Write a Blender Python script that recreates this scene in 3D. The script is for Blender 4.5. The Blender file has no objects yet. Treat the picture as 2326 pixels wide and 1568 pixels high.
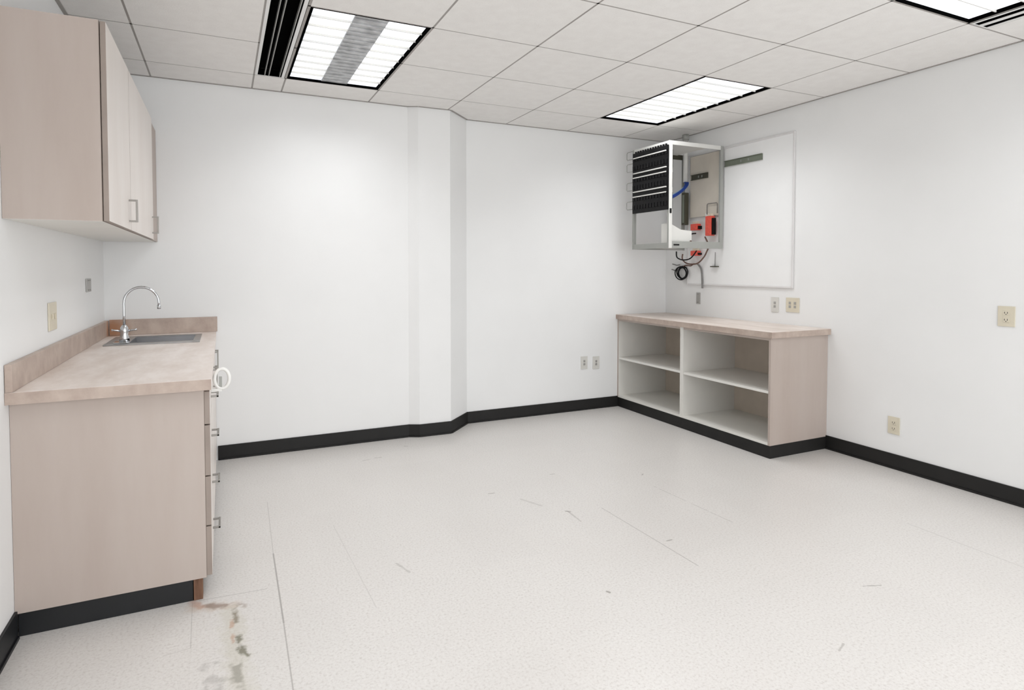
import bpy, bmesh, math, random
from mathutils import Vector, Matrix
random.seed(7)
C = bpy.context.scene.collection
sc = bpy.context.scene
PI = math.pi

# ---------------------------------------------------------------- camera, world, exposure
CAMX, CAMY, CAMZ = -0.9978, -4.2688, 1.3157
cd = bpy.data.cameras.new('camera'); cam = bpy.data.objects.new('camera', cd); C.objects.link(cam)
cd.sensor_width = 36.0; cd.sensor_fit = 'HORIZONTAL'
cd.lens = 36.0 * 1380.83 / 2326.0
cd.shift_x = 0.0; cd.shift_y = -(784.0 - 654.51) / 2326.0
cd.clip_start = 0.02; cd.clip_end = 60
cam.location = (CAMX, CAMY, CAMZ)
cam.rotation_euler = (PI/2 - 0.0322, 0, -0.4438)
sc.camera = cam
w = bpy.data.worlds.new('world'); sc.world = w; w.use_nodes = True
bg = w.node_tree.nodes['Background']; bg.inputs[0].default_value = (0.955, 0.975, 1.0, 1); bg.inputs[1].default_value = 2.6
sc.view_settings.view_transform = 'Standard'; sc.view_settings.look = 'None'
sc.view_settings.gamma = 1; sc.view_settings.use_curve_mapping = False
sc.view_settings.exposure = 0.12
LAMP_W = 8.0          # watts of each ceiling fixture

# ---------------------------------------------------------------- room numbers (metres)
T = 0.6096            # ceiling grid module
H = 2.558             # ceiling height
XR = 2.968            # right wall
XL = -1.682           # left wall
YB = 0.522            # back wall, right of the pilaster
YL = 0.333            # back wall, left of the pilaster
YF = -6.7             # room goes on behind the camera
YR = -4.3             # right wall ends, open beyond
BACKLINE = [(XL, YL), (0.300, YL), (0.374, 0.296), (0.630, 0.290), (0.856, YB), (XR, YB)]

# ---------------------------------------------------------------- materials
def nt(name):
    m = bpy.data.materials.new(name); m.use_nodes = True
    t = m.node_tree; b = t.nodes['Principled BSDF']; return m, t, b
def s2l(c):
    return tuple(((v/255)/12.92 if v/255 <= 0.04045 else ((v/255+0.055)/1.055)**2.4) for v in c) + (1,)
def N(t, typ, **k):
    n = t.nodes.new(typ)
    for a, v in k.items(): setattr(n, a, v)
    return n
def L(t, a, b): t.links.new(a, b)
def math_(t, op, a, b=None, c=None):
    n = N(t, 'ShaderNodeMath', operation=op)
    for i, v in enumerate((a, b, c)):
        if v is None: continue
        if isinstance(v, (int, float)): n.inputs[i].default_value = v
        else: L(t, v, n.inputs[i])
    return n.outputs[0]
def mixc(t, fac, a, b):
    n = N(t, 'ShaderNodeMix', data_type='RGBA')
    for sock, v in ((n.inputs[0], fac), (n.inputs[6], a), (n.inputs[7], b)):
        if isinstance(v, (int, float)): sock.default_value = v
        elif isinstance(v, tuple): sock.default_value = v
        else: L(t, v, sock)
    return n.outputs[2]
def ramp(t, fac, stops):
    n = N(t, 'ShaderNodeValToRGB'); L(t, fac, n.inputs[0])
    e = n.color_ramp.elements
    e[0].position, e[0].color = stops[0]; e[1].position, e[1].color = stops[-1]
    for p, c in stops[1:-1]:
        x = e.new(p); x.color = c
    return n.outputs[0]
def noise(t, scale, detail=3, stretch=None, rough=0.5):
    tc = N(t, 'ShaderNodeTexCoord'); src = tc.outputs['Object']
    if stretch:
        mp = N(t, 'ShaderNodeMapping'); mp.inputs['Scale'].default_value = stretch
        L(t, src, mp.inputs[0]); src = mp.outputs[0]
    n = N(t, 'ShaderNodeTexNoise'); n.inputs['Scale'].default_value = scale
    n.inputs['Detail'].default_value = detail; n.inputs['Roughness'].default_value = rough
    L(t, src, n.inputs['Vector']); return n.outputs[0]
def bump(t, b, h, strength, dist=0.002):
    n = N(t, 'ShaderNodeBump'); n.inputs['Strength'].default_value = strength
    n.inputs['Distance'].default_value = dist
    L(t, h, n.inputs['Height']); L(t, n.outputs[0], b.inputs['Normal'])
def simple(name, col, rough=0.5, metal=0.0, var=0.03, scale=6, spec=0.5, bumps=0):
    m, t, b = nt(name)
    c = s2l(col); lo = tuple(v*(1-var*2) for v in c[:3]) + (1,); hi = tuple(min(1, v*(1+var*2)) for v in c[:3]) + (1,)
    L(t, ramp(t, noise(t, scale), [(0.3, lo), (0.7, hi)]), b.inputs['Base Color'])
    b.inputs['Roughness'].default_value = rough; b.inputs['Metallic'].default_value = metal
    b.inputs['Specular IOR Level'].default_value = spec
    if bumps: bump(t, b, noise(t, 140, 2), bumps)
    return m
def streaked(name, lo, hi, rough, stretch, scale=8, spec=0.4, stain=None):
    m, t, b = nt(name)
    n = noise(t, scale, 6, stretch, 0.62)
    col = ramp(t, n, [(0.32, s2l(lo)), (0.5, s2l(tuple((a+c)/2 for a, c in zip(lo, hi)))), (0.68, s2l(hi))])
    if stain:
        (sx, sy, sz, r, scol) = stain
        g = N(t, 'ShaderNodeNewGeometry')
        vm = N(t, 'ShaderNodeVectorMath', operation='DISTANCE'); L(t, g.outputs['Position'], vm.inputs[0]); vm.inputs[1].default_value = (sx, sy, sz)
        mr = N(t, 'ShaderNodeMapRange'); mr.inputs[1].default_value = r; mr.inputs[2].default_value = r*0.35
        L(t, math_(t, 'ADD', vm.outputs['Value'], math_(t, 'MULTIPLY', noise(t, 45), 0.04)), mr.inputs[0])
        col = mixc(t, math_(t, 'MULTIPLY', mr.outputs[0], 0.75), col, s2l(scol))
    L(t, col, b.inputs['Base Color'])
    b.inputs['Roughness'].default_value = rough; b.inputs['Specular IOR Level'].default_value = spec
    return m

M = {}
M['wall'] = simple('wall_paint', (236, 236, 235), 0.55, var=0.006, scale=2.5, spec=0.3, bumps=0.08)
M['laminate'] = streaked('warm_grey_laminate', (178, 164, 155), (187, 175, 167), 0.5, (1, 1, 0.15), 5)
M['laminate_edge'] = simple('brown_grey_edge_band', (150, 137, 128), 0.5, var=0.04)
M['door_lam'] = streaked('pale_door_laminate', (222, 213, 206), (230, 223, 217), 0.38, (1, 1, 0.2), 4)
M['counter'] = streaked('stone_look_laminate', (220, 206, 196), (243, 234, 228), 0.4, (1.4, 0.45, 1), 7,
                        stain=(-1.635, 0.31, 0.93, 0.13, (176, 120, 72)))
M['counter2'] = streaked('stone_look_laminate_pale', (206, 192, 181), (234, 223, 215), 0.38, (1.4, 0.45, 1), 7)
M['counter_shaded'] = streaked('stone_look_shaded_faces', (170, 152, 141), (196, 180, 168), 0.45, (1.2, 1.2, 1), 9,
                        stain=(-1.635, 0.31, 0.93, 0.13, (168, 112, 66)))  # counter laminate darkened: shade of the upright faces is painted in, stain aside
M['white_lam'] = simple('white_melamine', (228, 226, 220), 0.4, var=0.01)
M['tan_back'] = simple('tan_hardboard_back', (206, 194, 180), 0.55, var=0.03)
M['vinyl'] = simple('charcoal_vinyl', (27, 26, 25), 0.55, var=0.06, scale=9, spec=0.35)
M['vinyl_black'] = simple('black_vinyl_kick', (17, 19, 22), 0.5, var=0.06, scale=9)
M['rawwood'] = streaked('raw_wood', (84, 58, 44), (140, 106, 84), 0.8, (1, 1, 0.1), 30)
M['chrome'] = simple('chrome', (205, 207, 210), 0.13, 1.0, var=0.01)
M['steel'] = simple('brushed_steel', (168, 168, 168), 0.32, 1.0, var=0.03)
M['bowl'] = simple('shaded_steel_bowl', (120, 120, 122), 0.3, 1.0, var=0.03)  # steel made darker, the shade inside the bowl is in the colour
M['nickel'] = simple('satin_pull', (150, 147, 142), 0.4, 0.85, var=0.02)
M['black'] = simple('black_plastic', (9, 8, 10), 0.5, var=0.1, scale=30, spec=0.25)
M['darkhole'] = simple('black_reveal', (3, 3, 3), 0.95, var=0.02, spec=0.02)
M['rack'] = simple('pale_rack_paint', (222, 221, 216), 0.4, 0.0, var=0.012)
M['rackgrey'] = simple('grey_rack_paint', (160, 161, 156), 0.42, 0.0, var=0.02)
M['rackback'] = simple('beige_back_plate', (214, 206, 193), 0.5, var=0.02)
M['darkmetal'] = simple('dark_olive_trunking', (74, 72, 58), 0.5, 0.2, var=0.05)
M['bracket'] = simple('grey_green_rail', (128, 134, 120), 0.45, 0.3, var=0.05)
M['board'] = simple('white_board_paint', (240, 240, 239), 0.35, var=0.006)
M['boardframe'] = simple('grey_board_trim', (222, 220, 219), 0.45, var=0.02)
M['plate_ivory'] = simple('ivory_plate', (216, 208, 188), 0.4, var=0.02)
M['plate_white'] = simple('pale_plate', (214, 212, 206), 0.4, var=0.02)
M['plate_grey'] = simple('grey_plate', (168, 166, 162), 0.4, 0.3, var=0.02)
M['slot'] = simple('dark_slot', (70, 66, 60), 0.6, var=0.02)
M['red'] = simple('red_plastic', (228, 88, 72), 0.45, var=0.06, scale=40)
M['blue'] = simple('blue_cable', (28, 70, 160), 0.45, var=0.08, scale=60)
M['paleblue'] = simple('pale_blue_cable', (150, 185, 215), 0.45, var=0.05, scale=60)
M['brownwire'] = simple('brown_wire', (104, 78, 66), 0.55, var=0.1, scale=60)
M['greywire'] = simple('grey_cable', (120, 118, 116), 0.5, var=0.05, scale=60)
M['white'] = simple('white_plastic', (238, 237, 233), 0.35, var=0.01)
M['fixture'] = simple('white_enamel', (232, 232, 230), 0.3, var=0.005)
M['ballast'] = simple('grey_louvre_cover', (190, 191, 192), 0.45, 0.3, var=0.14, scale=14)
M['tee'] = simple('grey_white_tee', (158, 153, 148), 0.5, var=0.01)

def lens_mat():
    m, t, b = nt('lit_prismatic_lens')
    b.inputs['Base Color'].default_value = (0.8, 0.8, 0.8, 1)
    n = noise(t, 5, 3, (0.6, 3.0, 1))
    c = ramp(t, n, [(0.35, (0.80, 0.85, 0.97, 1)), (0.6, (0.98, 0.99, 1, 1))])
    L(t, c, b.inputs['Emission Color']); b.inputs['Emission Strength'].default_value = 0.9
    return m
M['lens'] = lens_mat()

def ceiling_mat():
    m, t, b = nt('acoustic_tile')
    f = noise(t, 120, 3, (1, 1.6, 1), 0.7)
    f2 = noise(t, 14, 3)
    c = ramp(t, f, [(0.30, s2l((220, 217, 214))), (0.42, s2l((240, 238, 235))), (0.75, s2l((243, 241, 238)))])
    c2 = ramp(t, f2, [(0.3, s2l((234, 231, 228))), (0.7, s2l((243, 241, 238)))])
    L(t, mixc(t, 0.5, c, c2), b.inputs['Base Color'])
    b.inputs['Roughness'].default_value = 0.9; b.inputs['Specular IOR Level'].default_value = 0.1
    bump(t, b, f, 0.35, 0.003)
    return m
M['ceil'] = ceiling_mat()

def floor_mat():
    m, t, b = nt('speckled_vinyl_tile')
    g = N(t, 'ShaderNodeNewGeometry'); sep = N(t, 'ShaderNodeSeparateXYZ'); L(t, g.outputs['Position'], sep.inputs[0])
    X, Y = sep.outputs[0], sep.outputs[1]
    cmb = N(t, 'ShaderNodeCombineXYZ'); L(t, X, cmb.inputs[0]); L(t, Y, cmb.inputs[1]); P = cmb.outputs[0]
    def nz(scale, det=3, vec=None, rough=0.5):
        n = N(t, 'ShaderNodeTexNoise'); n.inputs['Scale'].default_value = scale; n.inputs['Detail'].default_value = det
        n.inputs['Roughness'].default_value = rough; L(t, vec or P, n.inputs['Vector']); return n.outputs[0]
    base = ramp(t, nz(105, 4, rough=0.65), [(0.34, s2l((199, 194, 189))), (0.46, s2l((215, 211, 207))), (0.62, s2l((220, 217, 213))), (0.75, s2l((226, 223, 220)))])
    # tile to tile tint
    tv = N(t, 'ShaderNodeTexWhiteNoise', noise_dimensions='2D')
    sn = N(t, 'ShaderNodeVectorMath', operation='SNAP'); L(t, P, sn.inputs[0]); sn.inputs[1].default_value = (0.305, 0.305, 1)
    L(t, sn.outputs[0], tv.inputs['Vector'])
    base = mixc(t, math_(t, 'MULTIPLY', tv.outputs[0], 0.10), base, s2l((192, 189, 186)))
    base = mixc(t, math_(t, 'MULTIPLY', ramp(t, nz(1.3, 3), [(0.42, (0, 0, 0, 1)), (0.7, (1, 1, 1, 1))]), 0.12), base, s2l((194, 187, 181)))
    # faint joints of the 12 inch tiles
    def grid(co, off):
        f = math_(t, 'PINGPONG', math_(t, 'ADD', co, off), 0.1525)
        mr = N(t, 'ShaderNodeMapRange'); L(t, f, mr.inputs[0]); mr.inputs[1].default_value = 0.0018; mr.inputs[2].default_value = 0.0004
        return mr.outputs[0]
    gm = math_(t, 'MAXIMUM', grid(X, 0.81), grid(Y, 1.616))
    gm = math_(t, 'MULTIPLY', gm, ramp(t, nz(2.1, 2), [(0.48, (0, 0, 0, 1)), (0.7, (1, 1, 1, 1))]))
    base = mixc(t, math_(t, 'MULTIPLY', gm, 0.18), base, s2l((150, 146, 140)))
    # named seams, scuffs and stains, each a segment on the floor
    jit = nz(28, 3); brk = nz(16, 2)
    wob = math_(t, 'MULTIPLY', math_(t, 'SUBTRACT', jit, 0.5), 1.0)
    def seg(x0, y0, x1, y1, wd, strength, col, rough=0.0, broken=0.0):
        nonlocal base
        dx, dy = x1-x0, y1-y0; l2 = dx*dx+dy*dy
        px = math_(t, 'SUBTRACT', X, x0); py = math_(t, 'SUBTRACT', Y, y0)
        k = math_(t, 'DIVIDE', math_(t, 'ADD', math_(t, 'MULTIPLY', px, dx), math_(t, 'MULTIPLY', py, dy)), l2)
        cl = N(t, 'ShaderNodeClamp'); L(t, k, cl.inputs[0]); k = cl.outputs[0]
        ex = math_(t, 'SUBTRACT', px, math_(t, 'MULTIPLY', k, dx)); ey = math_(t, 'SUBTRACT', py, math_(t, 'MULTIPLY', k, dy))
        d = math_(t, 'SQRT', math_(t, 'ADD', math_(t, 'MULTIPLY', ex, ex), math_(t, 'MULTIPLY', ey, ey)))
        if rough: d = math_(t, 'ADD', d, math_(t, 'MULTIPLY', wob, rough))
        mr = N(t, 'ShaderNodeMapRange'); L(t, d, mr.inputs[0]); mr.inputs[1].default_value = wd; mr.inputs[2].default_value = wd*0.3
        f = mr.outputs[0]
        if broken: f = math_(t, 'MULTIPLY', f, ramp(t, brk, [(broken-0.08, (0, 0, 0, 1)), (broken+0.05, (1, 1, 1, 1))]))
        base = mixc(t, math_(t, 'MULTIPLY', f, strength), base, s2l(col))
    seam = (140, 135, 130)
    seg(-0.790, -0.62, -0.806, -1.3, 0.003, 0.35, seam)
    seg(-0.806, -1.3, -0.812, -1.9, 0.0045, 0.75, seam)
    seg(-0.812, -1.9, -0.822, -2.6, 0.0035, 0.6, seam)
    seg(-1.10, -1.600, -0.855, -1.618, 0.003, 0.5, seam)
    seg(-1.124, -1.61, -1.117, -1.925, 0.002, 0.4, seam); seg(-1.117, -1.925, -1.20, -1.934, 0.002, 0.35, seam)
    seg(0.864, -1.50, 0.884, -2.23, 0.004, 0.5, seam); seg(1.335, -1.36, 1.37, -1.95, 0.004, 0.4, seam, broken=0.45)
    seg(2.175, -2.35, 2.166, -2.9, 0.004, 0.35, seam); seg(-0.505, -1.1, -0.478, -1.95, 0.003, 0.22, seam)
    # broken, water-stained tiles beside the sink cabinet
    seg(-0.99, -1.73, -0.955, -2.45, 0.055, 0.42, (192, 187, 170), 0.09)
    seg(-1.12, -1.655, -0.98, -1.69, 0.040, 0.38, (196, 176, 158), 0.07)
    seg(-1.07, -1.655, -0.95, -1.71, 0.026, 0.75, (140, 118, 104), 0.05, 0.5)
    seg(-0.975, -1.70, -0.972, -1.82, 0.014, 0.8, (128, 116, 96), 0.03, 0.42)
    seg(-0.985, -1.80, -0.985, -1.95, 0.010, 0.6, (184, 142, 114), 0.03, 0.5)
    seg(-0.965, -1.93, -0.948, -2.07, 0.016, 0.8, (104, 100, 78), 0.05, 0.52)
    seg(-1.06, -2.06, -1.02, -2.35, 0.040, 0.45, (158, 154, 150), 0.10, 0.5)
    seg(-0.975, -2.08, -0.965, -2.4, 0.024, 0.65, (138, 134, 122), 0.06, 0.48)
    seg(-1.125, -1.60, -1.09, -1.66, 0.022, 0.5, (188, 140, 116), 0.03)
    # small scuffs
    for a in [(1.378, -2.656, 1.451, -2.683, 0.005, 0.6), (1.395, -1.165, 1.412, -1.15, 0.008, 0.5), (0.672, -1.461, 0.667, -1.60, 0.007, 0.4),
              (0.665, -1.455, 0.68, -1.47, 0.011, 0.6), (0.385, -1.039, 0.42, -1.043, 0.006, 0.55), (0.92, -1.976, 0.95, -1.975, 0.006, 0.6), (0.397, -2.235, 0.402, -2.247, 0.007, 0.7),
              (-0.317, -1.634, -0.286, -1.736, 0.008, 0.3), (-0.06, -0.085, -0.02, -0.09, 0.007, 0.5), (0.20, 0.10, 0.22, 0.09, 0.008, 0.5), (-0.15, -0.11, -0.10, -0.10, 0.009, 0.3),
              (0.875, -0.90, 0.90, -0.905, 0.006, 0.5), (0.52, -1.2, 0.58, -1.33, 0.012, 0.25), (0.9, -2.9, 0.95, -2.88, 0.005, 0.4)]:
        seg(*a, (120, 114, 106), 0.012)
    L(t, base, b.inputs['Base Color'])
    rr = N(t, 'ShaderNodeMapRange'); L(t, nz(3.0, 3), rr.inputs[0]); rr.inputs[3].default_value = 0.26; rr.inputs[4].default_value = 0.38
    L(t, rr.outputs[0], b.inputs['Roughness']); b.inputs['Specular IOR Level'].default_value = 0.5
    bump(t, b, nz(9, 3), 0.12, 0.002)
    return m
M['floor'] = floor_mat()

# ---------------------------------------------------------------- mesh helpers (verts in world metres)
class MB:
    def __init__(s): s.bm = bmesh.new(); s.mi = 0
    def _tag(s, faces):
        for f in faces: f.material_index = s.mi
    def box(s, x0, x1, y0, y1, z0, z1, bev=0.0):
        r = bmesh.ops.create_cube(s.bm, size=1); vs = r['verts']
        for v in vs:
            v.co = Vector(((x0+x1)/2 + v.co.x*(x1-x0), (y0+y1)/2 + v.co.y*(y1-y0), (z0+z1)/2 + v.co.z*(z1-z0)))
        fs = set(f for v in vs for f in v.link_faces); s._tag(fs)
        if bev > 0:
            es = set(e for v in vs for e in v.link_edges)
            rr = bmesh.ops.bevel(s.bm, geom=list(es), offset=bev, segments=2, affect='EDGES', profile=0.6); s._tag(rr['faces'])
        return s
    def prism(s, pts, z0, z1):
        a = [s.bm.verts.new((x, y, z0)) for x, y in pts]; b = [s.bm.verts.new((x, y, z1)) for x, y in pts]
        n = len(pts); fs = [s.bm.faces.new(a[::-1]), s.bm.faces.new(b)]
        for i in range(n): fs.append(s.bm.faces.new((a[i], a[(i+1) % n], b[(i+1) % n], b[i])))
        s._tag(fs); return s
    def tube(s, pts, r, seg=10, closed=False, caps=True):
        pts = [Vector(p) for p in pts]; n = len(pts); rings = []
        rad = r if isinstance(r, (list, tuple)) else [r]*n
        up = None
        for i, p in enumerate(pts):
            if closed: d = pts[(i+1) % n] - pts[i-1]
            else: d = pts[min(i+1, n-1)] - pts[max(i-1, 0)]
            d.normalize()
            if up is None:
                up = Vector((0, 0, 1)) if abs(d.z) < 0.9 else Vector((1, 0, 0))
            a = d.cross(up).normalized(); b = a.cross(d).normalized(); up = b
            rings.append([s.bm.verts.new(p + (a*math.cos(2*PI*k/seg) + b*math.sin(2*PI*k/seg))*rad[i]) for k in range(seg)])
        fs = []
        m = n if closed else n-1
        for i in range(m):
            A, B_ = rings[i], rings[(i+1) % n]
            for k in range(seg):
                fs.append(s.bm.faces.new((A[k], A[(k+1) % seg], B_[(k+1) % seg], B_[k])))
        for f in fs: f.smooth = True
        if not closed and caps:
            fs.append(s.bm.faces.new(rings[0][::-1])); fs.append(s.bm.faces.new(rings[-1]))
        s._tag(fs); return s
    def lathe(s, cx, cy, prof, seg=24, axis='z'):
        rings = []
        for r, z in prof: rings.append([s.bm.verts.new((cx+r*math.cos(2*PI*k/seg), cy+r*math.sin(2*PI*k/seg), z)) for k in range(seg)])
        fs = []
        for A, B_ in zip(rings, rings[1:]):
            for k in range(seg): fs.append(s.bm.faces.new((A[k], A[(k+1) % seg], B_[(k+1) % seg], B_[k])))
        for f in fs: f.smooth = True
        fs.append(s.bm.faces.new(rings[0][::-1])); fs.append(s.bm.faces.new(rings[-1]))
        s._tag(fs); return s
    def build(s, name, mats, parent=None, origin=None):
        bmesh.ops.recalc_face_normals(s.bm, faces=s.bm.faces)
        if isinstance(mats, (list, tuple)) and len(mats) == 2:
            for f in s.bm.faces: f.material_index = 1 if abs(f.normal.x) < 0.6 else 0
        me = bpy.data.meshes.new(name); 
        if not isinstance(mats, (list, tuple)): mats = [mats]
        if parent is not None: org = WORG[parent.name]
        else:
            if origin is None:
                xs = [v.co for v in s.bm.verts]
                origin = ((min(v.x for v in xs)+max(v.x for v in xs))/2, (min(v.y for v in xs)+max(v.y for v in xs))/2, min(v.z for v in xs))
            org = Vector(origin)
        for v in s.bm.verts: v.co -= org
        s.bm.to_mesh(me); s.bm.free()
        for m in mats: me.materials.append(m)
        o = bpy.data.objects.new(name, me); C.objects.link(o)
        if parent is not None: o.parent = parent
        else: o.location = org
        WORG[o.name] = org.copy()
        return o
WORG = {}
def tag(o, label=None, cat=None, group=None, kind=None):
    if label: o['label'] = label
    if cat: o['category'] = cat
    if group: o['group'] = group
    if kind: o['kind'] = kind
    return o
def thing(name, loc, label, cat, group=None):
    o = bpy.data.objects.new(name, None); C.objects.link(o); o.location = loc; o.empty_display_size = 0.05
    WORG[o.name] = Vector(loc); return tag(o, label, cat, group)
def copy_tree(o, parent=None):
    c = o.copy(); C.objects.link(c)
    if parent is not None: c.parent = parent
    for ch in [x for x in bpy.data.objects if x.parent == o and x != c]:
        copy_tree(ch, c)
    return c
def box(name, mat, parent, *a, bev=0.0, label=None):
    o = MB().box(*a, bev=bev).build(name, mat, parent)
    if label: o['label'] = label
    return o

# ================================================================ THE SETTING
def struct(o): o['kind'] = 'structure'; return o
struct(MB().box(XL-0.15, XR+0.15, YF, YB+0.15, -0.1, 0.0).build('floor', M['floor']))
struct(MB().prism(BACKLINE + [(XR+0.12, YB), (XR+0.12, YB+0.12), (XL-0.12, YB+0.12), (XL-0.12, YL)], 0, H+0.25).build('wall_back', M['wall']))
struct(MB().box(XR, XR+0.12, YR, YB, 0, H+0.25).build('wall_right', M['wall']))
struct(MB().box(XL-0.12, XL, YF, YL, 0, H+0.25).build('wall_left', M['wall']))

# fixture and diffuser openings in the ceiling grid: (i0, j0) = cell corner; X from i*T, Y from -j*T
FIX = [(-1, 0), (3, 0), (3, 4), (-1, 4), (1, 7)]                 # each one module wide, two deep
SLOTS = [(-0.800, -0.622, 0.0, -4*T, 2), (2.452, 2.622, -4*T, -8*T, 2)]
# ceiling: tiles between the tees
xs = [XL, -1.403, -0.800, -T, 0, T, 2*T, 3*T, 4*T, XR]
ys = [YB, 0.0] + [-k*T for k in range(1, 11)] + [YF]
cm = MB(); g = 0.0055
for a, b in zip(xs, xs[1:]):
    for k, (y1, y0) in enumerate(zip(ys, ys[1:])):
        j = k-1
        cx, cy = (a+b)/2, (y0+y1)/2
        if any(i*T-0.01 < cx < (i+1)*T+0.01 and -(jj+2)*T < cy < -jj*T for i, jj in FIX): continue
        if a < -0.7 and b > -0.65 and -4*T < cy < 0: continue        # the slot diffuser's strip
        if abs(a-4*T) < 0.01 and -8*T < cy < -4*T:
            cm.box(2.602, b, y0+g, y1-g, H, H+0.02); continue
        yy1 = y1 if k else YB
        cm.box(a+(g if a != XL else 0), b-(g if b != XR else 0), y0+g, yy1-(g if k else 0), H, H+0.02)
ceiling = struct(cm.build('ceiling', M['ceil'], origin=(0, 0, H)))
# solid backing above the tiles closes the plenum
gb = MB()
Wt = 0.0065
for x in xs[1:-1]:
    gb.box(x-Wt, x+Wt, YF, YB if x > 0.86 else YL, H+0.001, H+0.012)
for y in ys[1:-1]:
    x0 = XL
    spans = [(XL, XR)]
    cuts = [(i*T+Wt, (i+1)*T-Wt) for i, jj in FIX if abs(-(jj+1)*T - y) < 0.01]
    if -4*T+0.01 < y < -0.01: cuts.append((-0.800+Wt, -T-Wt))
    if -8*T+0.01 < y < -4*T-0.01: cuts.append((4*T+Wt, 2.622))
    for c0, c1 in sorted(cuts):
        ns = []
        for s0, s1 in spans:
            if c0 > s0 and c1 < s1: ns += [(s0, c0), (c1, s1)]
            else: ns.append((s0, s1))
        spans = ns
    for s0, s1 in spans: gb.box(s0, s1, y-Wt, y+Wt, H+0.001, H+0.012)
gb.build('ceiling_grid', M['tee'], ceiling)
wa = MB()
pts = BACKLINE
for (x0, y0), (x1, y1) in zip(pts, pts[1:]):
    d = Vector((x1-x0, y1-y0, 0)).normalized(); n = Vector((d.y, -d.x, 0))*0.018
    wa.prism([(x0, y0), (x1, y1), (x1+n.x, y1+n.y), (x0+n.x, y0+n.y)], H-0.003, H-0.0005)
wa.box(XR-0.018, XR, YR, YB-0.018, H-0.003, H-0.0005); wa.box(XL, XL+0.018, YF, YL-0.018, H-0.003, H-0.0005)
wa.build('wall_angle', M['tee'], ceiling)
bk = MB().box(XL-0.12, XR+0.12, YF, YB+0.12, H+0.25, H+0.27); bk.build('plenum_deck', M['wall'], ceiling)

# baseboards: charcoal cove base following the walls
def base_strip(name, line, h=0.098, th=0.009, mat=None):
    m = MB()
    for (x0, y0), (x1, y1) in zip(line, line[1:]):
        d = Vector((x1-x0, y1-y0, 0)).normalized(); n = Vector((d.y, -d.x, 0))
        e = d*0.004
        m.prism([(x0-e.x, y0-e.y), (x1+e.x, y1+e.y), (x1+e.x+n.x*th, y1+e.y+n.y*th), (x0-e.x+n.x*th, y0-e.y+n.y*th)], 0.0005, h)
        m.prism([(x0, y0), (x1, y1), (x1+n.x*(th+0.006), y1+n.y*(th+0.006)), (x0+n.x*(th+0.006), y0+n.y*(th+0.006))], 0.0005, 0.012)
    return struct(m.build(name, mat or M['vinyl']))
base_strip('baseboard_back', [(-1.04, YL)] + BACKLINE[1:-1] + [(2.394, YB)])
base_strip('baseboard_right', [(XR, -1.275), (XR, YR)])
base_strip('baseboard_left', [(XL, YF), (XL, -1.605)], mat=M['vinyl_black'])

# ================================================================ CEILING LIGHTS
def light_fixture(i, j, label, centre_band, watts=1.0):
    x0, x1, y0, y1 = i*T, (i+1)*T, -(j+2)*T, -j*T
    t = thing('ceiling_light', ((x0+x1)/2, (y0+y1)/2, H), label, 'ceiling light', 'recessed fluorescent ceiling lights')
    e = 0.008
    # housing: open box above the ceiling plane
    h = MB()
    h.box(x0+e, x1-e, y0+e, y1-e, H+0.10, H+0.106)
    for a in ((x0+e, x0+e+0.003, y0+e, y1-e), (x1-e-0.003, x1-e, y0+e, y1-e), (x0+e, x1-e, y0+e, y0+e+0.003), (x0+e, x1-e, y1-e-0.003, y1-e)):
        h.box(*a, H+0.002, H+0.10)
    h.build('housing', M['darkhole'], t)
    # black reveal on both long sides, thin on the short ones
    r = MB()
    rv, rs = 0.012, 0.004
    fx0, fx1, fy0, fy1 = x0+e+rv, x1-e-rv, y0+e+rs, y1-e-rs
    for a in ((x0+e, fx0, y0+e, y1-e), (fx1, x1-e, y0+e, y1-e), (fx0, fx1, y0+e, fy0), (fx0, fx1, fy1, y1-e)):
        r.box(*a, H-0.001, H+0.004)
    r.build('reveal_trim', M['darkhole'], t, )
    # lit lens panels
    if centre_band:
        c0, c1 = x0+0.222, x0+0.392
        lens = [(fx0, c0), (c1, fx1)]
    else: lens = [(fx0, fx1)]
    for a, b in lens:
        MB().box(a, b, fy0, fy1, H+0.016, H+0.020).build('lens', M['lens'], t)
    lv = MB()
    for k in range(1, 10):
        y = fy0 + (fy1-fy0)*k/10
        for a, b in lens: MB().box(a, b, y-0.0025, y+0.0025, H+0.0048, H+0.0155).build('louvre_blade', M['rack'], t)
    lv.bm.free()
    if centre_band:
        MB().box(c0+0.001, c1-0.001, fy0, fy1, H+0.010, H+0.020).build('ballast_cover', M['ballast'], t)
        cb = MB()
        for k in range(1, 20):
            y = fy0 + (fy1-fy0)*k/20; cb.box(c0+0.004, c1-0.004, y-0.006, y+0.006, H+0.004, H+0.0095)
        cb.build('cover_rib', M['ballast'], t)
    for a, b in lens:
        ld = bpy.data.lights.new('lamp', 'AREA'); ld.shape = 'RECTANGLE'; ld.size = (b-a)*0.96; ld.size_y = (fy1-fy0)*0.97
        ld.energy = LAMP_W*watts*(b-a)/(fx1-fx0) * (1.0 if not centre_band else 1.35); ld.spread = math.radians(136); ld.color = (0.965, 0.98, 1.0)
        lo = bpy.data.objects.new('lamp', ld); C.objects.link(lo); lo.parent = t
        lo.location = ((a+b)/2-(x0+x1)/2, 0, 0.0005)
    return t
light_fixture(-1, 0, 'two-by-four ceiling light with grey centre strip between two bright lenses', True)
light_fixture(3, 0, 'fully white ceiling light nearest the wall rack corner', False)
light_fixture(3, 4, 'ceiling light cut off by the top right corner of the photo', False, 0.55)
light_fixture(-1, 4, 'ceiling light behind the viewpoint on the sink side', False, 1.2)
light_fixture(1, 7, 'ceiling light behind the viewpoint in mid room', False, 0.2)

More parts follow.
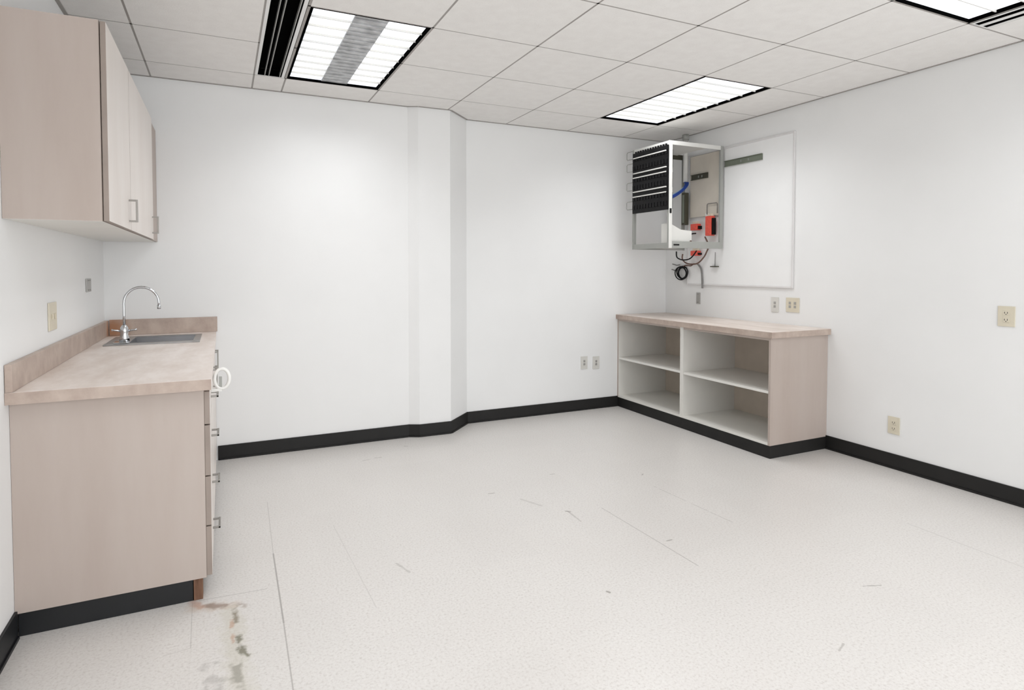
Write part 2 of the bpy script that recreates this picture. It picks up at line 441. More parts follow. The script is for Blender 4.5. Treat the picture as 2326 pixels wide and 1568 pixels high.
def slot_diffuser(x0, x1, y0, y1, label, vanes=((0.30, 0.0022), (0.47, 0.0022), (0.93, 0.0022))):
    t = thing('air_diffuser', ((x0+x1)/2, (y0+y1)/2, H), label, 'air vent', 'linear slot air diffusers beside the lights')
    ya, yb = min(y0, y1)+0.006, max(y0, y1)-0.006
    fr = MB()
    for a, b in ((x0+0.004, x0+0.020), (x1-0.022, x1-0.004)): fr.box(a, b, ya, yb, H-0.001, H+0.0015)
    fr.box(x0+0.02, x1-0.022, ya, ya+0.006, H-0.001, H+0.0015); fr.box(x0+0.02, x1-0.022, yb-0.006, yb, H-0.001, H+0.0015)
    fr.build('flange', M['fixture'], t)
    d = MB().box(x0+0.020, x1-0.022, ya+0.006, yb-0.006, H+0.045, H+0.05)
    d.box(x0+0.018, x0+0.020, ya+0.002, yb-0.002, H+0.0017, H+0.045); d.box(x1-0.022, x1-0.020, ya+0.002, yb-0.002, H+0.0017, H+0.045)
    d.box(x0+0.018, x1-0.020, ya+0.001, ya+0.004, H+0.0017, H+0.045); d.box(x0+0.018, x1-0.020, yb-0.004, yb-0.001, H+0.0017, H+0.045)
    d.build('plenum_box', M['darkhole'], t)
    a, b = x0+0.020, x1-0.022; n = 5
    for f, hw in vanes:
        x = a + (b-a)*f
        MB().box(x-hw, x+hw, ya+0.006, yb-0.006, H-0.0005, H+(0.022 if hw < 0.01 else 0.0015)).build('slot_vane', M['rackgrey'] if hw < 0.01 else M['fixture'], t)
    return t
slot_diffuser(SLOTS[0][0], -T-0.006, 0.0, -4*T, 'black slotted air diffuser left of the grey-striped light')
slot_diffuser(4*T+0.008, 2.600, -4*T, -8*T, 'black slotted air diffuser beside the top right corner light', ((0.52, 0.016),))

# ================================================================ SINK SIDE (left)
BN, BF = -1.600, YL-0.002            # near and far end of the cabinet run
XW = XL + 0.001
XC = -1.073                          # carcass front
ZK, ZC = 0.088, 0.845                # kick top, carcass top
def pull(parent, x, y, z, L_=0.10, vertical=False, out=0.030):
    m = MB(); r = 0.0045
    if vertical:
        m.box(x, x+out, y-0.004, y+0.004, z-L_/2-0.004, z-L_/2+0.004, bev=0.001)
        m.box(x, x+out, y-0.004, y+0.004, z+L_/2-0.004, z+L_/2+0.004, bev=0.001)
        m.box(x+out-0.008, x+out, y-0.005, y+0.005, z-L_/2-0.004, z+L_/2+0.004, bev=0.001)
    else:
        m.box(x, x+out, y-L_/2-0.004, y-L_/2+0.004, z-0.004, z+0.004, bev=0.001)
        m.box(x, x+out, y+L_/2-0.004, y+L_/2+0.004, z-0.004, z+0.004, bev=0.001)
        m.box(x+out-0.008, x+out, y-L_/2-0.004, y+L_/2+0.004, z-0.005, z+0.005, bev=0.001)
    o = m.build('handle', M['nickel'], parent); o['label'] = 'satin metal bar pull'; return o

def base_cab(y0, y1, label, kind):
    t = thing('base_cabinet', ((XW+XC)/2, (y0+y1)/2, 0), label, 'cabinet', 'base cabinets under the sink counter')
    c = MB()
    c.box(XW, XC, y0, y0+0.018, ZK, ZC-0.001); c.box(XW, XC, y1-0.018, y1, ZK, ZC-0.001)
    c.box(XW, XC, y0+0.018, y1-0.018, ZK, ZK+0.018); c.box(XW, XW+0.012, y0+0.018, y1-0.018, ZK+0.018, ZC-0.001)
    c.box(XC-0.07, XC, y0+0.018, y1-0.018, ZC-0.02, ZC-0.001)
    c.build('carcass', M['laminate'], t)
    MB().box(XC-0.049, XC-0.046, y0+0.01, y1-0.001, 0.001, ZK).box(XW+0.012, XC-0.049, y0+0.012, y0+0.028, 0.001, ZK-0.001).build('plinth', M['vinyl_black'], t)
    if kind == 'drawers':
        zz = [0.092, 0.293, 0.493, 0.698, 0.832]
        for a, b in zip(zz, zz[1:]):
            d = MB().box(XC+0.0015, XC+0.021, y0+0.002, y1-0.002, a+0.0025, b-0.0025, bev=0.0012).build('drawer', [M['door_lam'], M['laminate_edge']], t)
            pull(d, XC+0.021, (y0+y1)/2+0.05, (a+b)/2)
    else:
        n = 2; wd = (y1-y0)/n
        for k in range(n):
            d = MB().box(XC+0.0015, XC+0.021, y0+k*wd+0.002, y0+(k+1)*wd-0.002, 0.094, 0.829, bev=0.0012).build('door', [M['door_lam'], M['laminate_edge']], t)
            pull(d, XC+0.021, y0+wd+(-0.045 if k == 0 else 0.045), 0.745, vertical=True, out=0.022)
    return t
c1 = base_cab(BN, -1.13, 'warm grey base cabinet with four drawers, nearest the camera', 'drawers')
MB().box(XW+0.008, XC-0.046, BN+0.010, BN+0.0115, 0.001, ZK-0.0005).build('kick_strip', M['vinyl_black'], c1)['label'] = 'black vinyl strip under the end panel'
MB().box(XC-0.046, XC-0.014, BN+0.008, BN+0.06, 0.001, ZK-0.0005).build('kick_end', M['rawwood'], c1)['label'] = 'raw brown wood end of the plinth'
MB().box(XC-0.0002, XC+0.0012, BN+0.001, BN+0.0185, ZK, ZC-0.001).build('edge_band', M['laminate_edge'], c1)
base_cab(-1.128, -0.40, 'pale two-door base cabinet in the middle under the sink counter', 'doors')
base_cab(-0.398, BF, 'pale two-door base cabinet below the sink by the back wall', 'doors')

# counter with an opening for the sink
SX0, SX1, SY0, SY1 = -1.50, -1.15, -0.255, 0.120      # bowl opening
ct = thing('countertop', ((XL-1.045)/2, (BN+YL)/2, ZC), 'beige stone-look countertop with low backsplash, holding the sink', 'countertop')
m = MB(); XF = -1.045; YN = -1.652; z0, z1 = ZC, 0.887
m.prism([(XW, YN+0.005), (XW, SY0), (XF, SY0), (XF, YN)], z0, z1)
m.box(XW, XF, SY1, BF, z0, z1); m.box(XW, SX0, SY0, SY1, z0, z1); m.box(SX1, XF, SY0, SY1, z0, z1)
slab = m.build('slab', M['counter'], ct)
MB().prism([(XW, YN+0.0045), (XF, YN-0.0005), (XF, YN-0.0018), (XW, YN+0.003)], z0, z1-0.0008).build('shaded_edge_strip', M['counter_shaded'], ct)  # thin skin over the slab edge, carries its painted shade
MB().box(XW+0.0005, XW+0.022, YN+0.005, BF-0.021, z1+0.0005, 0.984, bev=0.0015).build('backsplash', M['counter_shaded'], ct)
MB().box(XW+0.0265, XF+0.008, BF-0.020, BF, z1+0.0005, 0.988, bev=0.0015).build('backsplash', M['counter_shaded'], ct)

sk = thing('sink', ((SX0+SX1)/2, (SY0+SY1)/2, z1), 'stainless steel drop-in sink set in the beige counter', 'sink')
rx0, rx1, ry0, ry1 = -1.600, -1.125, -0.300, 0.150
m = MB()
zr = z1+0.0008
m.box(rx0, SX0+0.012, ry0, ry1, zr, zr+0.006, bev=0.002); m.box(SX1-0.012, rx1, ry0, ry1, zr, zr+0.006, bev=0.002)
m.box(SX0+0.012, SX1-0.012, ry0, SY0+0.012, zr, zr+0.006); m.box(SX0+0.012, SX1-0.012, SY1-0.012, ry1, zr, zr+0.006)
m.build('rim', M['steel'], sk)
m = MB(); d = 0.15; a0, a1, b0, b1 = SX0+0.010, SX1-0.010, SY0+0.010, SY1-0.010
def quad(mb, p): mb.bm.faces.new([mb.bm.verts.new(v) for v in p])
bz = z1 - d
i_ = 0.03
for (p, q) in (((a0, b0), (a1, b0)), ((a1, b0), (a1, b1)), ((a1, b1), (a0, b1)), ((a0, b1), (a0, b0))):
    cxm, cym = (a0+a1)/2, (b0+b1)/2
    ins = lambda v: (v[0]+(i_ if v[0] < cxm else -i_), v[1]+(i_ if v[1] < cym else -i_))
    quad(m, [(p[0], p[1], z1), (q[0], q[1], z1), (*ins(q), bz), (*ins(p), bz)])
quad(m, [(a0+i_, b0+i_, bz), (a1-i_, b0+i_, bz), (a1-i_, b1-i_, bz), (a0+i_, b1-i_, bz)])
bmesh.ops.remove_doubles(m.bm, verts=m.bm.verts, dist=1e-5)
bo = m.build('bowl', M['bowl'], sk); so = bo.modifiers.new('t', 'SOLIDIFY'); so.thickness = 0.0015
MB().lathe((a0+a1)/2, (b0+b1)/2, [(0.001, bz+0.002), (0.040, bz+0.002), (0.042, bz+0.004), (0.03, bz+0.005), (0.001, bz+0.003)]).build('drain', M['chrome'], sk)

FX, FY, FZ = -1.508, -0.215, zr+0.0065
fx_ = thing('faucet', (FX-0.03, FY, FZ), 'chrome gooseneck faucet standing behind the sink bowl', 'faucet')
MB().box(FX-0.05, FX+0.028, FY-0.05, FY+0.05, FZ, FZ+0.006, bev=0.002).lathe(FX, FY, [(0.026, FZ+0.006), (0.025, FZ+0.03), (0.019, FZ+0.045), (0.021, FZ+0.06), (0.020, FZ+0.085), (0.012, FZ+0.098), (0.010, FZ+0.10)]).build('faucet_body', M['chrome'], fx_)
pts = [(FX, FY, FZ+0.095), (FX, FY, 1.05)]
R_ = 0.0865
for k in range(0, 15):
    a = PI - PI*k/14; pts.append((FX+R_+R_*math.cos(a), FY+0.0*k, 1.118+R_*math.sin(a)*1.05))
pts.append((FX+2*R_, FY, 1.10))
MB().tube(pts, 0.0068, 12).tube([(FX+2*R_, FY, 1.104), (FX+2*R_, FY, 1.082)], 0.0095, 12).build('spout', M['chrome'], fx_)
for s in (-1, 1):
    MB().tube([(FX+s*0.012, FY, FZ+0.066), (FX+s*0.05, FY, FZ+0.072), (FX+s*0.062, FY, FZ+0.074)], [0.006, 0.0045, 0.006], 10).build('lever_handle', M['chrome'], fx_)

# white loop latch at the counter front
lp = thing('plastic_loop', (-1.02, -1.28, 0.75), 'white plastic ring hooked on at the front edge of the sink counter', 'loop')
pts = [(-1.008+0.030*math.cos(a), -1.28, 0.825+0.044*math.sin(a)) for a in [2*PI*k/28 for k in range(28)]]
MB().tube(pts, 0.0075, 8, closed=True).build('ring', M['white'], lp)
MB().box(-1.0515, -1.010, -1.286, -1.274, 0.768, 0.782, bev=0.001).build('mount', M['white'], lp)
MB().box(-1.020, -1.008, -1.284, -1.276, 0.786, 0.835, bev=0.001).build('clip', M['rackgrey'], lp)

# upper cabinet
UN, UZ0, UZ1, UX = -1.622, 1.488, 2.212, -1.392
uc = thing('wall_cabinet', ((XW+UX)/2, (UN+YL)/2, UZ0), 'tall warm grey wall cabinet with pale doors above the sink counter', 'cabinet')
c = MB()
c.box(XW, UX, UN, UN+0.018, UZ0, UZ1); c.box(XW, UX, BF-0.018, BF, UZ0, UZ1)
c.box(XW, UX, UN+0.018, BF-0.018, UZ1-0.018, UZ1); c.box(XW, XW+0.01, UN+0.018, BF-0.018, UZ0+0.018, UZ1-0.018)
c.build('carcass', M['laminate'], uc)
MB().box(XW, UX, UN+0.0005, BF-0.0005, UZ0-0.0005, UZ0+0.0175).build('bottom_panel', M['white_lam'], uc)
MB().box(UX, UX+0.0015, UN+0.001, BF-0.001, UZ0, UZ1).build('edge_band', M['laminate_edge'], uc)
for a, b, hy in ((UN, -1.03, -1.092), (-1.03, -0.045, -0.115)):
    d = MB().box(UX+0.004, UX+0.022, a+0.003, b-0.003, UZ0+0.001, UZ1-0.002, bev=0.0015).build('door', [M['door_lam'], M['laminate_edge']], uc)
    pull(d, UX+0.022, hy, 1.572, L_=0.092, vertical=True, out=0.034)
MB().box(UX+0.002, UX+0.010, -0.043, BF-0.001, UZ0+0.001, UZ1-0.002).build('filler_panel', M['laminate'], uc)

# ================================================================ OPEN SHELF CABINETS (right)
RX = 2.394; RW = XR - 0.001; RZK, RZT = 0.089, 0.836
MIDY = -0.378; RN = -1.277; RFAR = YB-0.0012
def shelf_unit(y0, y1, zs, label, near):
    t = thing('open_shelf_cabinet', ((RX+RW)/2, (y0+y1)/2, 0), label, 'cabinet', 'open shelf cabinets in the far corner')
    s = 0.018
    for a, b in ((y0, y0+s), (y1-s, y1)):
        o = MB().box(RX+0.001, RW, a, b, RZK, RZT).build('side_panel', M['laminate'] if (near and a == y0) else M['white_lam'], t)
        if near and a == y0: o['label'] = 'warm grey finished end panel'
        MB().box(RX-0.0005, RX+0.001, a, b, RZK, RZT).build('edge_band', (M['laminate'] if (near and a == y0) or (not near and a != y0) else M['white_lam']), o)
    MB().box(RX, RW-0.006, y0+s, y1-s, RZK, RZK+s).build('bottom_panel', M['white_lam'], t)
    MB().box(RX+0.004, RW-0.006, y0+s+0.001, y1-s-0.001, zs-s/2, zs+s/2).build('shelf', M['white_lam'], t)
    MB().box(RX+0.001, RX+0.08, y0+s, y1-s, RZT-s, RZT).box(RW-0.08, RW-0.007, y0+s, y1-s, RZT-s, RZT).build('top_rail', M['laminate'], t)
    MB().box(RW-0.006, RW-0.001, y0+s, y1-s, RZK, RZT).build('back_panel', M['tan_back'], t)
    k = MB().box(RX, RX+0.012, y0 - (0.0 if not near else 0.002), y1, 0.001, RZK-0.0005)
    if near: k.box(RX+0.012, RW-0.010, y0-0.002, y0+0.010, 0.001, RZK-0.0005)
    k.build('plinth', M['vinyl'], t)
    return t
shelf_unit(MIDY+0.0005, RFAR, 0.462, 'open shelf cabinet against the back wall, left half of the pair', False)
shelf_unit(RN, MIDY-0.0005, 0.458, 'open shelf cabinet with grey end panel, right half of the pair', True)
rt = thing('countertop', ((RX+RW)/2, (RN+RFAR)/2, RZT+0.0008), 'beige laminate top lying over the two open shelf cabinets', 'countertop')
MB().box(RX-0.0185, RW, RN-0.0225, RFAR, RZT+0.0008, 0.879, bev=0.001).build('slab', M['counter2'], rt)
MB().box(RX-0.020, RX-0.019, RN-0.024, RFAR, RZT+0.0012, 0.878).build('shaded_edge_strip', M['counter_shaded'], rt)
MB().box(RX-0.0189, RW, RN-0.024, RN-0.023, RZT+0.0012, 0.878).build('shaded_edge_strip', M['counter_shaded'], rt)

# ================================================================ WALL BOARD, RAILS
wb = thing('wall_board', (XR-0.006, -0.365, 1.163), 'large white painted backboard fixed on the right wall behind the rack', 'board')
WY0, WY1, WZ0, WZ1 = -0.977, 0.205, 1.163, 2.366
MB().box(XR-0.010, XR-0.001, WY0+0.014, WY1-0.014, WZ0+0.014, WZ1-0.014).build('panel', M['board'], wb)
f = MB(); fw = 0.014
f.box(XR-0.015, XR-0.001, WY0, WY0+fw, WZ0, WZ1, bev=0.002); f.box(XR-0.015, XR-0.001, WY1-fw, WY1, WZ0, WZ1, bev=0.002)
f.box(XR-0.015, XR-0.001, WY0+fw, WY1-fw, WZ0, WZ0+fw, bev=0.002); f.box(XR-0.015, XR-0.001, WY0+fw, WY1-fw, WZ1-fw, WZ1, bev=0.002)
f.build('frame', M['boardframe'], wb)
def rail(y0, y1, z0, z1, label, mat, XR=XR):
    t = thing('mounting_rail', (XR-0.012, (y0+y1)/2, z0), label, 'bracket', 'metal rails on the backboard')
    m = MB().box(XR-0.0145, XR-0.011, y0, y1, z0, z1)
    m.box(XR-0.024, XR-0.0145, y0, y1, z0, z0+0.004); m.box(XR-0.024, XR-0.0145, y0, y1, z1-0.004, z1)
    m.build('channel', mat, t)
    for f_ in (0.35, 0.55):
        yy = y0+(y1-y0)*f_
        MB().box(XR-0.018, XR-0.0145, yy-0.004, yy+0.004, (z0+z1)/2-0.010, (z0+z1)/2+0.010).build('bolt', M['rackgrey'], t)
rail(-0.672, -0.262, 2.196, 2.247, 'grey-green metal rail across the white backboard right of the rack', M['bracket'])
rail(-0.084, 0.130, 2.128, 2.176, 'short dark metal rail seen inside the open rack', M['darkmetal'], XR=XR-0.021)

# ================================================================ WALL RACK
KX0, KX1 = 2.347, XR-0.026; KY0, KY1 = -0.262, 0.235; KZ0, KZ1 = 1.486, 2.376
rk = thing('wall_rack', ((KX0+KX1)/2, (KY0+KY1)/2, KZ0), 'open metal equipment rack hung high on the right wall in the corner', 'rack')
p = 0.034
def rb(name, mat, *a, lab=None, bev=0.0015): 
    o = MB().box(*a, bev=bev).build(name, mat, rk)
    if lab: o['label'] = lab
    return o
rb('post', M['rack'], KX0, KX0+p, KY0, KY0+0.012, KZ0, KZ1, lab='bright near front post')
rb('post', M['rackgrey'], KX0, KX0+p, KY1-0.012, KY1, KZ0, KZ1)
rb('post', M['rackgrey'], KX1-p, KX1, KY0, KY0+0.012, KZ0, KZ1)
rb('post', M['rackgrey'], KX1-p, KX1, KY1-0.012, KY1, KZ0, KZ1)
rb('front_flange', M['rackgrey'], KX0-0.003, KX0, KY0+0.0, KY0+0.018, KZ0+0.001, KZ1-0.54)
rb('front_flange', M['rackgrey'], KX0-0.003, KX0, KY1-0.020, KY1, KZ0+0.001, KZ1)
rb('top_panel', M['rack'], KX0+0.001, KX1-0.10, KY0+0.012, KY1-0.012, KZ1-0.008, KZ1-0.001)
rb('crossbar', M['rack'], KX0+p, KX1-p, KY0, KY0+0.010, KZ1-0.034, KZ1)
rb('crossbar', M['darkmetal'], KX0+p, KX1-p, KY1-0.010, KY1, KZ1-0.045, KZ1)  # dark colour stands in for the shadow strip at the far top
rb('crossbar', M['rackgrey'], KX0, KX0+0.010, KY0+0.0125, KY1-0.0125, KZ0, KZ0+0.045)
rb('crossbar', M['rack'], KX0, KX0+0.010, KY0+0.0125, KY1-0.0125, KZ1-0.034, KZ1-0.009)
rb('crossbar', M['rackgrey'], KX0+p, KX1-p, KY0, KY0+0.010, KZ0, KZ0+0.058)
rb('crossbar', M['rackgrey'], KX0+p, KX1-p, KY1-0.010, KY1, KZ0, KZ0+0.04)
rb('back_plate', M['rackback'], KX1-0.004, KX1, KY0+0.021, 0.150, KZ0+0.30, KZ1-0.03)
rb('back_flange', M['rackgrey'], KX1-0.034, KX1-0.005, KY0+0.013, KY0+0.020, KZ0, KZ1-0.01)
rb('bottom_shelf', M['rack'], KX0+0.011, KX0+0.36, KY0+0.013, KY1-0.013, KZ0+0.012, KZ0+0.018)
MB().box(KX0+0.006, KX0+0.026, KY0-0.004, KY0-0.0005, 1.775, 1.815, bev=0.002).build('latch', M['black'], rk)
MB().box(KX0+0.05, KX0+0.11, KY0-0.004, KY0-0.0005, 1.508, 1.520, bev=0.002).build('latch', M['black'], rk)
# cable rings down the far edge of the frame
for z in (2.335, 2.225, 2.055, 1.885):
    y = KY1
    m = MB().tube([(KX0+0.008, y, z-0.035), (KX0+0.006, y+0.085, z-0.035), (KX0+0.005, y+0.095, z-0.025), (KX0+0.005, y+0.095, z+0.025), (KX0+0.006, y+0.085, z+0.035), (KX0+0.008, y, z+0.035)], 0.0035, 8)
    m.build('cable_ring', M['rackgrey'], rk)
# patch panels bolted between the front posts
def patch_panel(z0, z1, label, lips):
    t = thing('rack_module', (KX0, (KY0+KY1)/2, z0), label, 'patch panel', 'black patch panels in the wall rack')
    ya, yb = KY0+0.0005, KY1-0.021
    MB().box(KX0-0.016, KX0-0.0045, ya, yb, z0, z1).box(KX0+0.0105, KX0+0.055, ya+0.02, yb-0.01, z0+0.008, z1-0.03).build('face_plate', M['black'], t)
    rows = 2; cols = 12
    for r in range(rows):
        zc = z0 + (z1-z0)*(0.30+0.42*r); pm = MB()
        for c_ in range(cols):
            yc = ya + (yb-ya)*(c_+0.5)/cols
            pm.box(KX0-0.022, KX0-0.0163, yc-0.014, yc+0.014, zc-0.018, zc+0.018)
        pm.box(KX0-0.0175, KX0-0.0163, ya+0.005, yb-0.005, zc-0.016, zc+0.016)
        pm.build('port_block', M['black'], t)
    for z in lips:
        MB().box(KX0-0.030, KX0-0.0165, ya+0.012, yb-0.02, z-0.0045, z+0.0045, bev=0.001).build('metal_lip', M['rack'], t)
    return t
patch_panel(2.150, 2.338, 'black patch panel at the top of the wall rack', (2.158, 2.292))
patch_panel(1.985, 2.148, 'black patch panel in the middle of the wall rack', (1.994, 2.118))
patch_panel(1.805, 1.983, 'lowest black patch panel, above the open part of the rack', (1.950,))
# vent teeth on top of the first panel
t = bpy.data.objects['rack_module']
tm = MB()
for k in range(13):
    y = KY0+0.03 + k*0.034; tm.box(KX0-0.014, KX0-0.006, y-0.009, y+0.009, 2.3385, 2.352)
tm.build('comb_tooth', M['black'], t)

# pole, trunking and cables
PX, PY = XR-0.062, 0.180
pl = thing('conduit', (PX, PY, 2.12), 'pale vertical conduit dropping from the ceiling into the rack', 'pipe')
MB().tube([(PX, PY, H-0.001), (PX, PY, 2.12)], 0.021, 16).build('pipe', M['rack'], pl)
MB().tube([(PX, PY, H-0.0015), (PX, PY, H-0.05)], 0.031, 16).build('collar', M['rackgrey'], pl)
tr = thing('cable_trunking', (PX, PY, 1.72), 'dark vertical cable trunking below the pale conduit', 'cable trunking')
MB().box(PX-0.022, PX+0.022, PY-0.024, PY+0.024, 1.722, 2.020, bev=0.003).build('trunk', M['darkmetal'], tr)
MB().box(PX-0.0235, PX-0.0222, PY-0.012, PY+0.012, 1.74, 2.00).build('cover_strip', M['bracket'], tr)
cb = thing('cable_bundle', (2.65, 0.05, 1.95), 'thick bundle of blue network cables curving into the patch panels', 'cable')
def bez(p0, p1, p2, p3, n=16):
    o = []
    for k in range(n+1):
        t_ = k/n; o.append(tuple((1-t_)**3*a + 3*(1-t_)**2*t_*b + 3*(1-t_)*t_*t_*c + t_**3*d for a, b, c, d in zip(p0, p1, p2, p3)))
    return o
for k in range(7):
    a = 2*PI*k/7; dx, dz = 0.013*math.cos(a), 0.013*math.sin(a)
    mat = M['blue'] if k not in (2,) else M['paleblue']
    MB().tube([(PX+dx, PY+0.0, 2.118)] + bez((PX+dx, PY+dz-0.02, 2.112), (PX-0.05+dx, PY-0.09, 2.05+dz), (2.62, 0.03+dx, 1.93+dz), (2.408, -0.06+dx*3, 1.905+dz)), 0.0065, 8).build('cable', mat, cb)

# white box on the bottom shelf
wbx = thing('equipment_box', (2.50, 0.03, KZ0+0.019), 'white equipment box with sloping face on the rack bottom', 'box')
m = MB()
y0_, y1_ = -0.23, -0.12; zb = KZ0+0.0185
prof = [(2.385, zb), (2.62, zb), (2.62, zb+0.13), (2.50, zb+0.14), (2.385, zb+0.19)]
v0 = [m.bm.verts.new((x, y0_, z)) for x, z in prof]; v1 = [m.bm.verts.new((x, y1_, z)) for x, z in prof]
m.bm.faces.new(v0); m.bm.faces.new(v1[::-1])
for i in range(5): m.bm.faces.new((v0[i], v1[i], v1[(i+1) % 5], v0[(i+1) % 5]))
m.build('case', M['rack'], wbx)
MB().box(2.60, 2.618, y0_-0.003, y0_-0.0005, zb+0.02, zb+0.05).build('socket', M['brownwire'], wbx)

# red plugs and blocks on the wall, under and in the rack
def block(y0, y1, z0, z1, depth, label, cable=None):
    xw = KX1-0.006 if z0 > 1.5 else XR-0.016
    t = thing('red_power_block', (xw-depth/2, (y0+y1)/2, z0), label, 'power plug', 'red power blocks by the rack')
    MB().box(xw-depth, xw, y0, y1, z0, z1, bev=0.005).build('body', M['red'], t)
    MB().box(xw-depth*0.8, xw-0.004, y0-0.018, y0-0.0005, z0+0.008, z1-0.02, bev=0.002).build('plug', M['black'] , t)
    MB().box(xw-depth*0.7, xw-0.006, y0+0.01, y1-0.01, z1+0.0005, z1+0.022, bev=0.002).build('cap', M['plate_ivory'], t)
    return t
block(0.000, 0.085, 1.664, 1.722, 0.05, 'square red power block in the rack, left of the taller one')
block(-0.172, -0.105, 1.606, 1.780, 0.05, 'tall red power block in the rack below the wire loop')
block(0.015, 0.100, 1.432, 1.478, 0.05, 'small red power block under the bottom edge of the rack')
wl = MB(); xx = KX1-0.02
wl.tube([(xx, -0.088, 1.80), (xx, -0.088, 1.885), (xx, -0.095, 1.892), (xx, -0.205, 1.892), (xx, -0.212, 1.885), (xx, -0.212, 1.80)], 0.0035, 8)
tag(wl.build('wire_loop', M['greywire']), 'grey wire loop standing above the tall red block', 'wire')
cl = MB().box(KX1-0.014, KX1-0.0045, -0.105, -0.06, 1.775, 1.81, bev=0.002)
tag(cl.build('cable_clip', M['white']), 'small white clip left of the tall red block', 'clip')
# wires
def wire(name, mat, pts, r, label, grp='loose wires under the rack'):
    sm = []
    P_ = [Vector(p) for p in pts]
    for i in range(len(P_)-1):
        a, b, c, d = P_[max(i-1, 0)], P_[i], P_[i+1], P_[min(i+2, len(P_)-1)]
        for k in range(6):
            u = k/6; sm.append(0.5*((2*b)+(c-a)*u+(2*a-5*b+4*c-d)*u*u+(3*b-a-3*c+d)*u**3))
    sm.append(P_[-1])
    return tag(MB().tube(sm, r, 8).build(name, mat), label, 'cable', grp)
xq = XR-0.03
wire('power_cord', M['brownwire'], [(xq-.03, 0.21, 1.45), (xq-.04, 0.20, 1.40), (xq-.05, 0.12, 1.36), (xq-.03, 0.02, 1.36), (xq-.02, -0.05, 1.41), (xq-.02, -0.09, 1.46), (xq-.02, -0.115, 1.52), (xq-.03, -0.08, 1.60)], 0.0065, 'brown cord looping below the rack towards the tall red block')
wire('power_cord', M['black'], [(xq-.075, 0.245, 1.475), (xq-.08, 0.23, 1.42), (xq-.095, 0.14, 1.395), (xq-.09, 0.06, 1.40), (xq-.085, 0.01, 1.43), (xq-.08, -0.03, 1.475)], 0.006, 'black cord hanging in a short arc under the red blocks')
wire('jumper_wire', M['black'], [(KX1-.05, 0.17, 1.575), (KX1-.06, 0.13, 1.59), (KX1-.05, 0.08, 1.63), (KX1-.04, 0.03, 1.635)], 0.006, 'short black cord between the white box and red block')
# coil
co = thing('cable_coil', (XR-0.025, 0.25, 1.20), 'small black coil of cable hanging beneath the rack', 'cable')
for k in range(5):
    rr = 0.056 + 0.006*math.sin(k*2.1); cy_, cz_ = 0.245+0.006*math.cos(k*1.7), 1.274+0.006*math.sin(k*2.9)
    pts = [(XR-0.020-0.007*k+0.006*math.sin(a+k), cy_+rr*1.18*math.cos(a), cz_+rr*math.sin(a)) for a in [2*PI*j/26 for j in range(26)]]
    MB().tube(pts, 0.0055, 7, closed=True).build('turn', M['black'], co)
MB().tube([(XR-0.035, 0.245, 1.325), (XR-0.035, 0.20, 1.345), (XR-0.04, 0.12, 1.34), (XR-0.04, 0.075, 1.36)], 0.006, 8).build('lead', M['brownwire'], co)
for z, dy in ((1.352, 0.0), (1.30, 0.01)):
    MB().tube([(XR-0.018, 0.40+dy, z+0.006), (XR-0.020, 0.34+dy, z-0.006), (XR-0.024, 0.29, z-0.002)], 0.005, 7).build('tie', M['greywire'], co)
wire('drop_cable', M['greywire'], [(XR-.035, 0.045, 1.36), (XR-.03, 0.02, 1.34), (XR-.022, 0.0, 1.30), (XR-.02, -0.008, 1.22), (XR-.02, -0.012, 1.135)], 0.0085, 'thick grey cable hanging straight down left of the hook')
hk = thing('wall_hook', (XR-0.02, -0.165, 1.33), 'thin dark metal hook on the backboard beneath the rack', 'hook')
MB().tube([(XR-0.018, -0.165, 1.46), (XR-0.020, -0.165, 1.338)], 0.0028, 7).build('stem', M['greywire'], hk)
MB().box(XR-0.040, XR-0.0105, -0.205, -0.125, 1.328, 1.337, bev=0.002).build('foot', M['darkmetal'], hk)

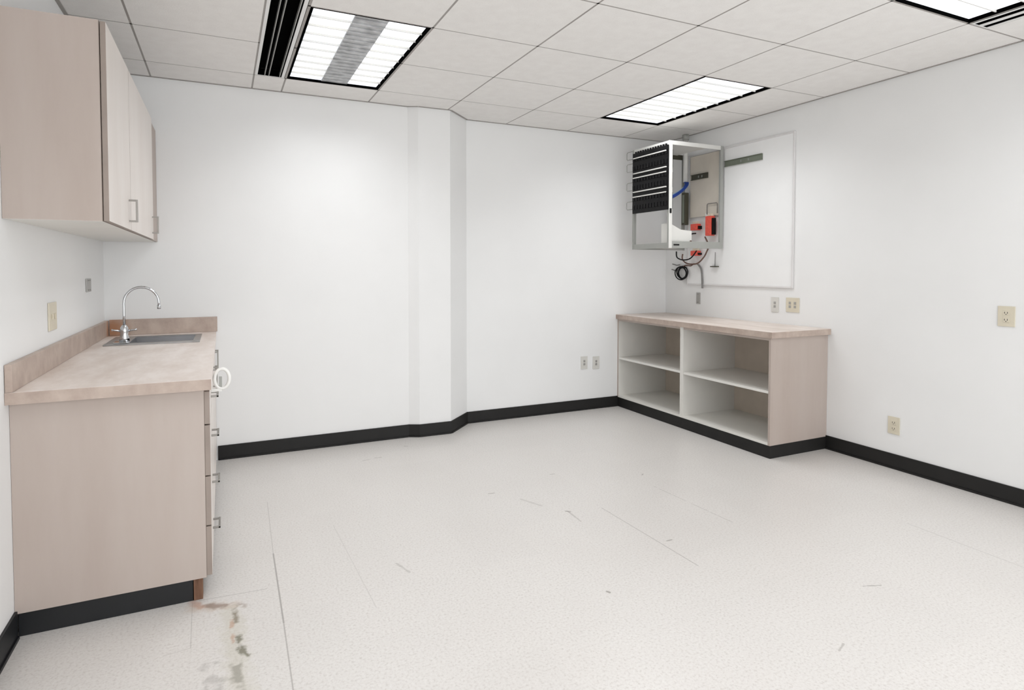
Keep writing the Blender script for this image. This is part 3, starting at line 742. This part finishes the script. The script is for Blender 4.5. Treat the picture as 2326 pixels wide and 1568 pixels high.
# ================================================================ WALL PLATES
def plate(axis, cu, cz, wdt, hgt, kind, mat, label, grp=None, wall='right'):
    """axis 'x-': on the right wall, facing -X; 'x+': left wall; 'y': back wall."""
    if axis == 'x-': base = (XR, cu, cz-hgt/2)
    elif axis == 'x+': base = (XL, cu, cz-hgt/2)
    else: base = (cu, YB, cz-hgt/2)
    t = thing('wall_plate' if kind == 'blank' else ('light_switch' if kind == 'switch' else 'wall_outlet'), base, label,
              'wall plate' if kind == 'blank' else ('switch' if kind == 'switch' else 'outlet'), grp)
    def bx(mb, u0, u1, z0, z1, d0, d1, bev=0.0):
        if axis == 'x-': mb.box(XR-d1, XR-d0, cu+u0, cu+u1, cz+z0, cz+z1, bev=bev)
        elif axis == 'x+': mb.box(XL+d0, XL+d1, cu+u0, cu+u1, cz+z0, cz+z1, bev=bev)
        else: mb.box(cu+u0, cu+u1, YB-d1, YB-d0, cz+z0, cz+z1, bev=bev)
    m = MB(); bx(m, -wdt/2, wdt/2, -hgt/2, hgt/2, 0.0006, 0.006, 0.002); m.build('cover', mat, t)
    gangs = 2 if wdt > 0.1 else 1
    for g_ in range(gangs):
        u = 0 if gangs == 1 else (-0.023 + 0.046*g_)
        if kind == 'duplex':
            for dz in (-0.0195, 0.0195):
                m = MB(); bx(m, u-0.0165, u+0.0165, dz-0.0135, dz+0.0135, 0.0062, 0.0082, 0.0008); r = m.build('receptacle', mat, t)
                m = MB(); bx(m, u-0.0085, u-0.0055, dz-0.004, dz+0.006, 0.0083, 0.0087); bx(m, u+0.0055, u+0.0085, dz-0.004, dz+0.006, 0.0083, 0.0087)
                bx(m, u-0.0025, u+0.0025, dz-0.010, dz-0.006, 0.0083, 0.0087); m.build('slot', M['slot'], r)
        elif kind == 'switch':
            m = MB(); bx(m, u-0.005, u+0.005, -0.012, 0.012, 0.0062, 0.013, 0.001); m.build('toggle', mat, t)
        elif kind == 'jack':
            for dz in (-0.014, 0.014):
                m = MB(); bx(m, u-0.010, u+0.010, dz-0.010, dz+0.010, 0.0062, 0.008, 0.0008); m.build('jack', M['plate_grey'], t)
        elif kind == 'blank':
            m = MB()
            for dz in (-hgt*0.36, hgt*0.36): bx(m, u-0.003, u+0.003, dz-0.003, dz+0.003, 0.0062, 0.0072)
            m.build('screw', M['slot'], t)
    return t
G1 = 'ivory outlets on the right wall'
plate('x-', -0.806, 1.028, 0.072, 0.118, 'jack', M['plate_white'], 'narrow pale wall plate, left one of the pair above the shelf cabinets')
plate('x-', -0.972, 1.034, 0.120, 0.112, 'jack', M['plate_ivory'], 'wide ivory wall plate just right of the narrow one above the shelves')
plate('x-', -2.388, 1.047, 0.084, 0.114, 'duplex', M['plate_ivory'], 'ivory outlet high on the right wall near the photo edge')
plate('x-', -1.770, 0.285, 0.078, 0.114, 'duplex', M['plate_ivory'], 'ivory outlet low on the right wall above the dark baseboard')
plate('x-', 0.058, 1.041, 0.050, 0.104, 'blank', M['plate_grey'], 'slim grey plate on the wall directly below the hanging cable')
plate('y', 2.020, 0.441, 0.072, 0.118, 'jack', M['plate_white'], 'left one of two pale plates low on the back wall')
plate('y', 2.151, 0.433, 0.072, 0.118, 'jack', M['plate_white'], 'right one of two pale plates low on the back wall')
plate('x+', -0.985, 1.105, 0.135, 0.122, 'switch', M['plate_ivory'], 'ivory double switch above the counter on the left wall')
plate('x+', -0.175, 1.222, 0.125, 0.074, 'blank', M['plate_grey'], 'small grey plate near the back corner above the sink')
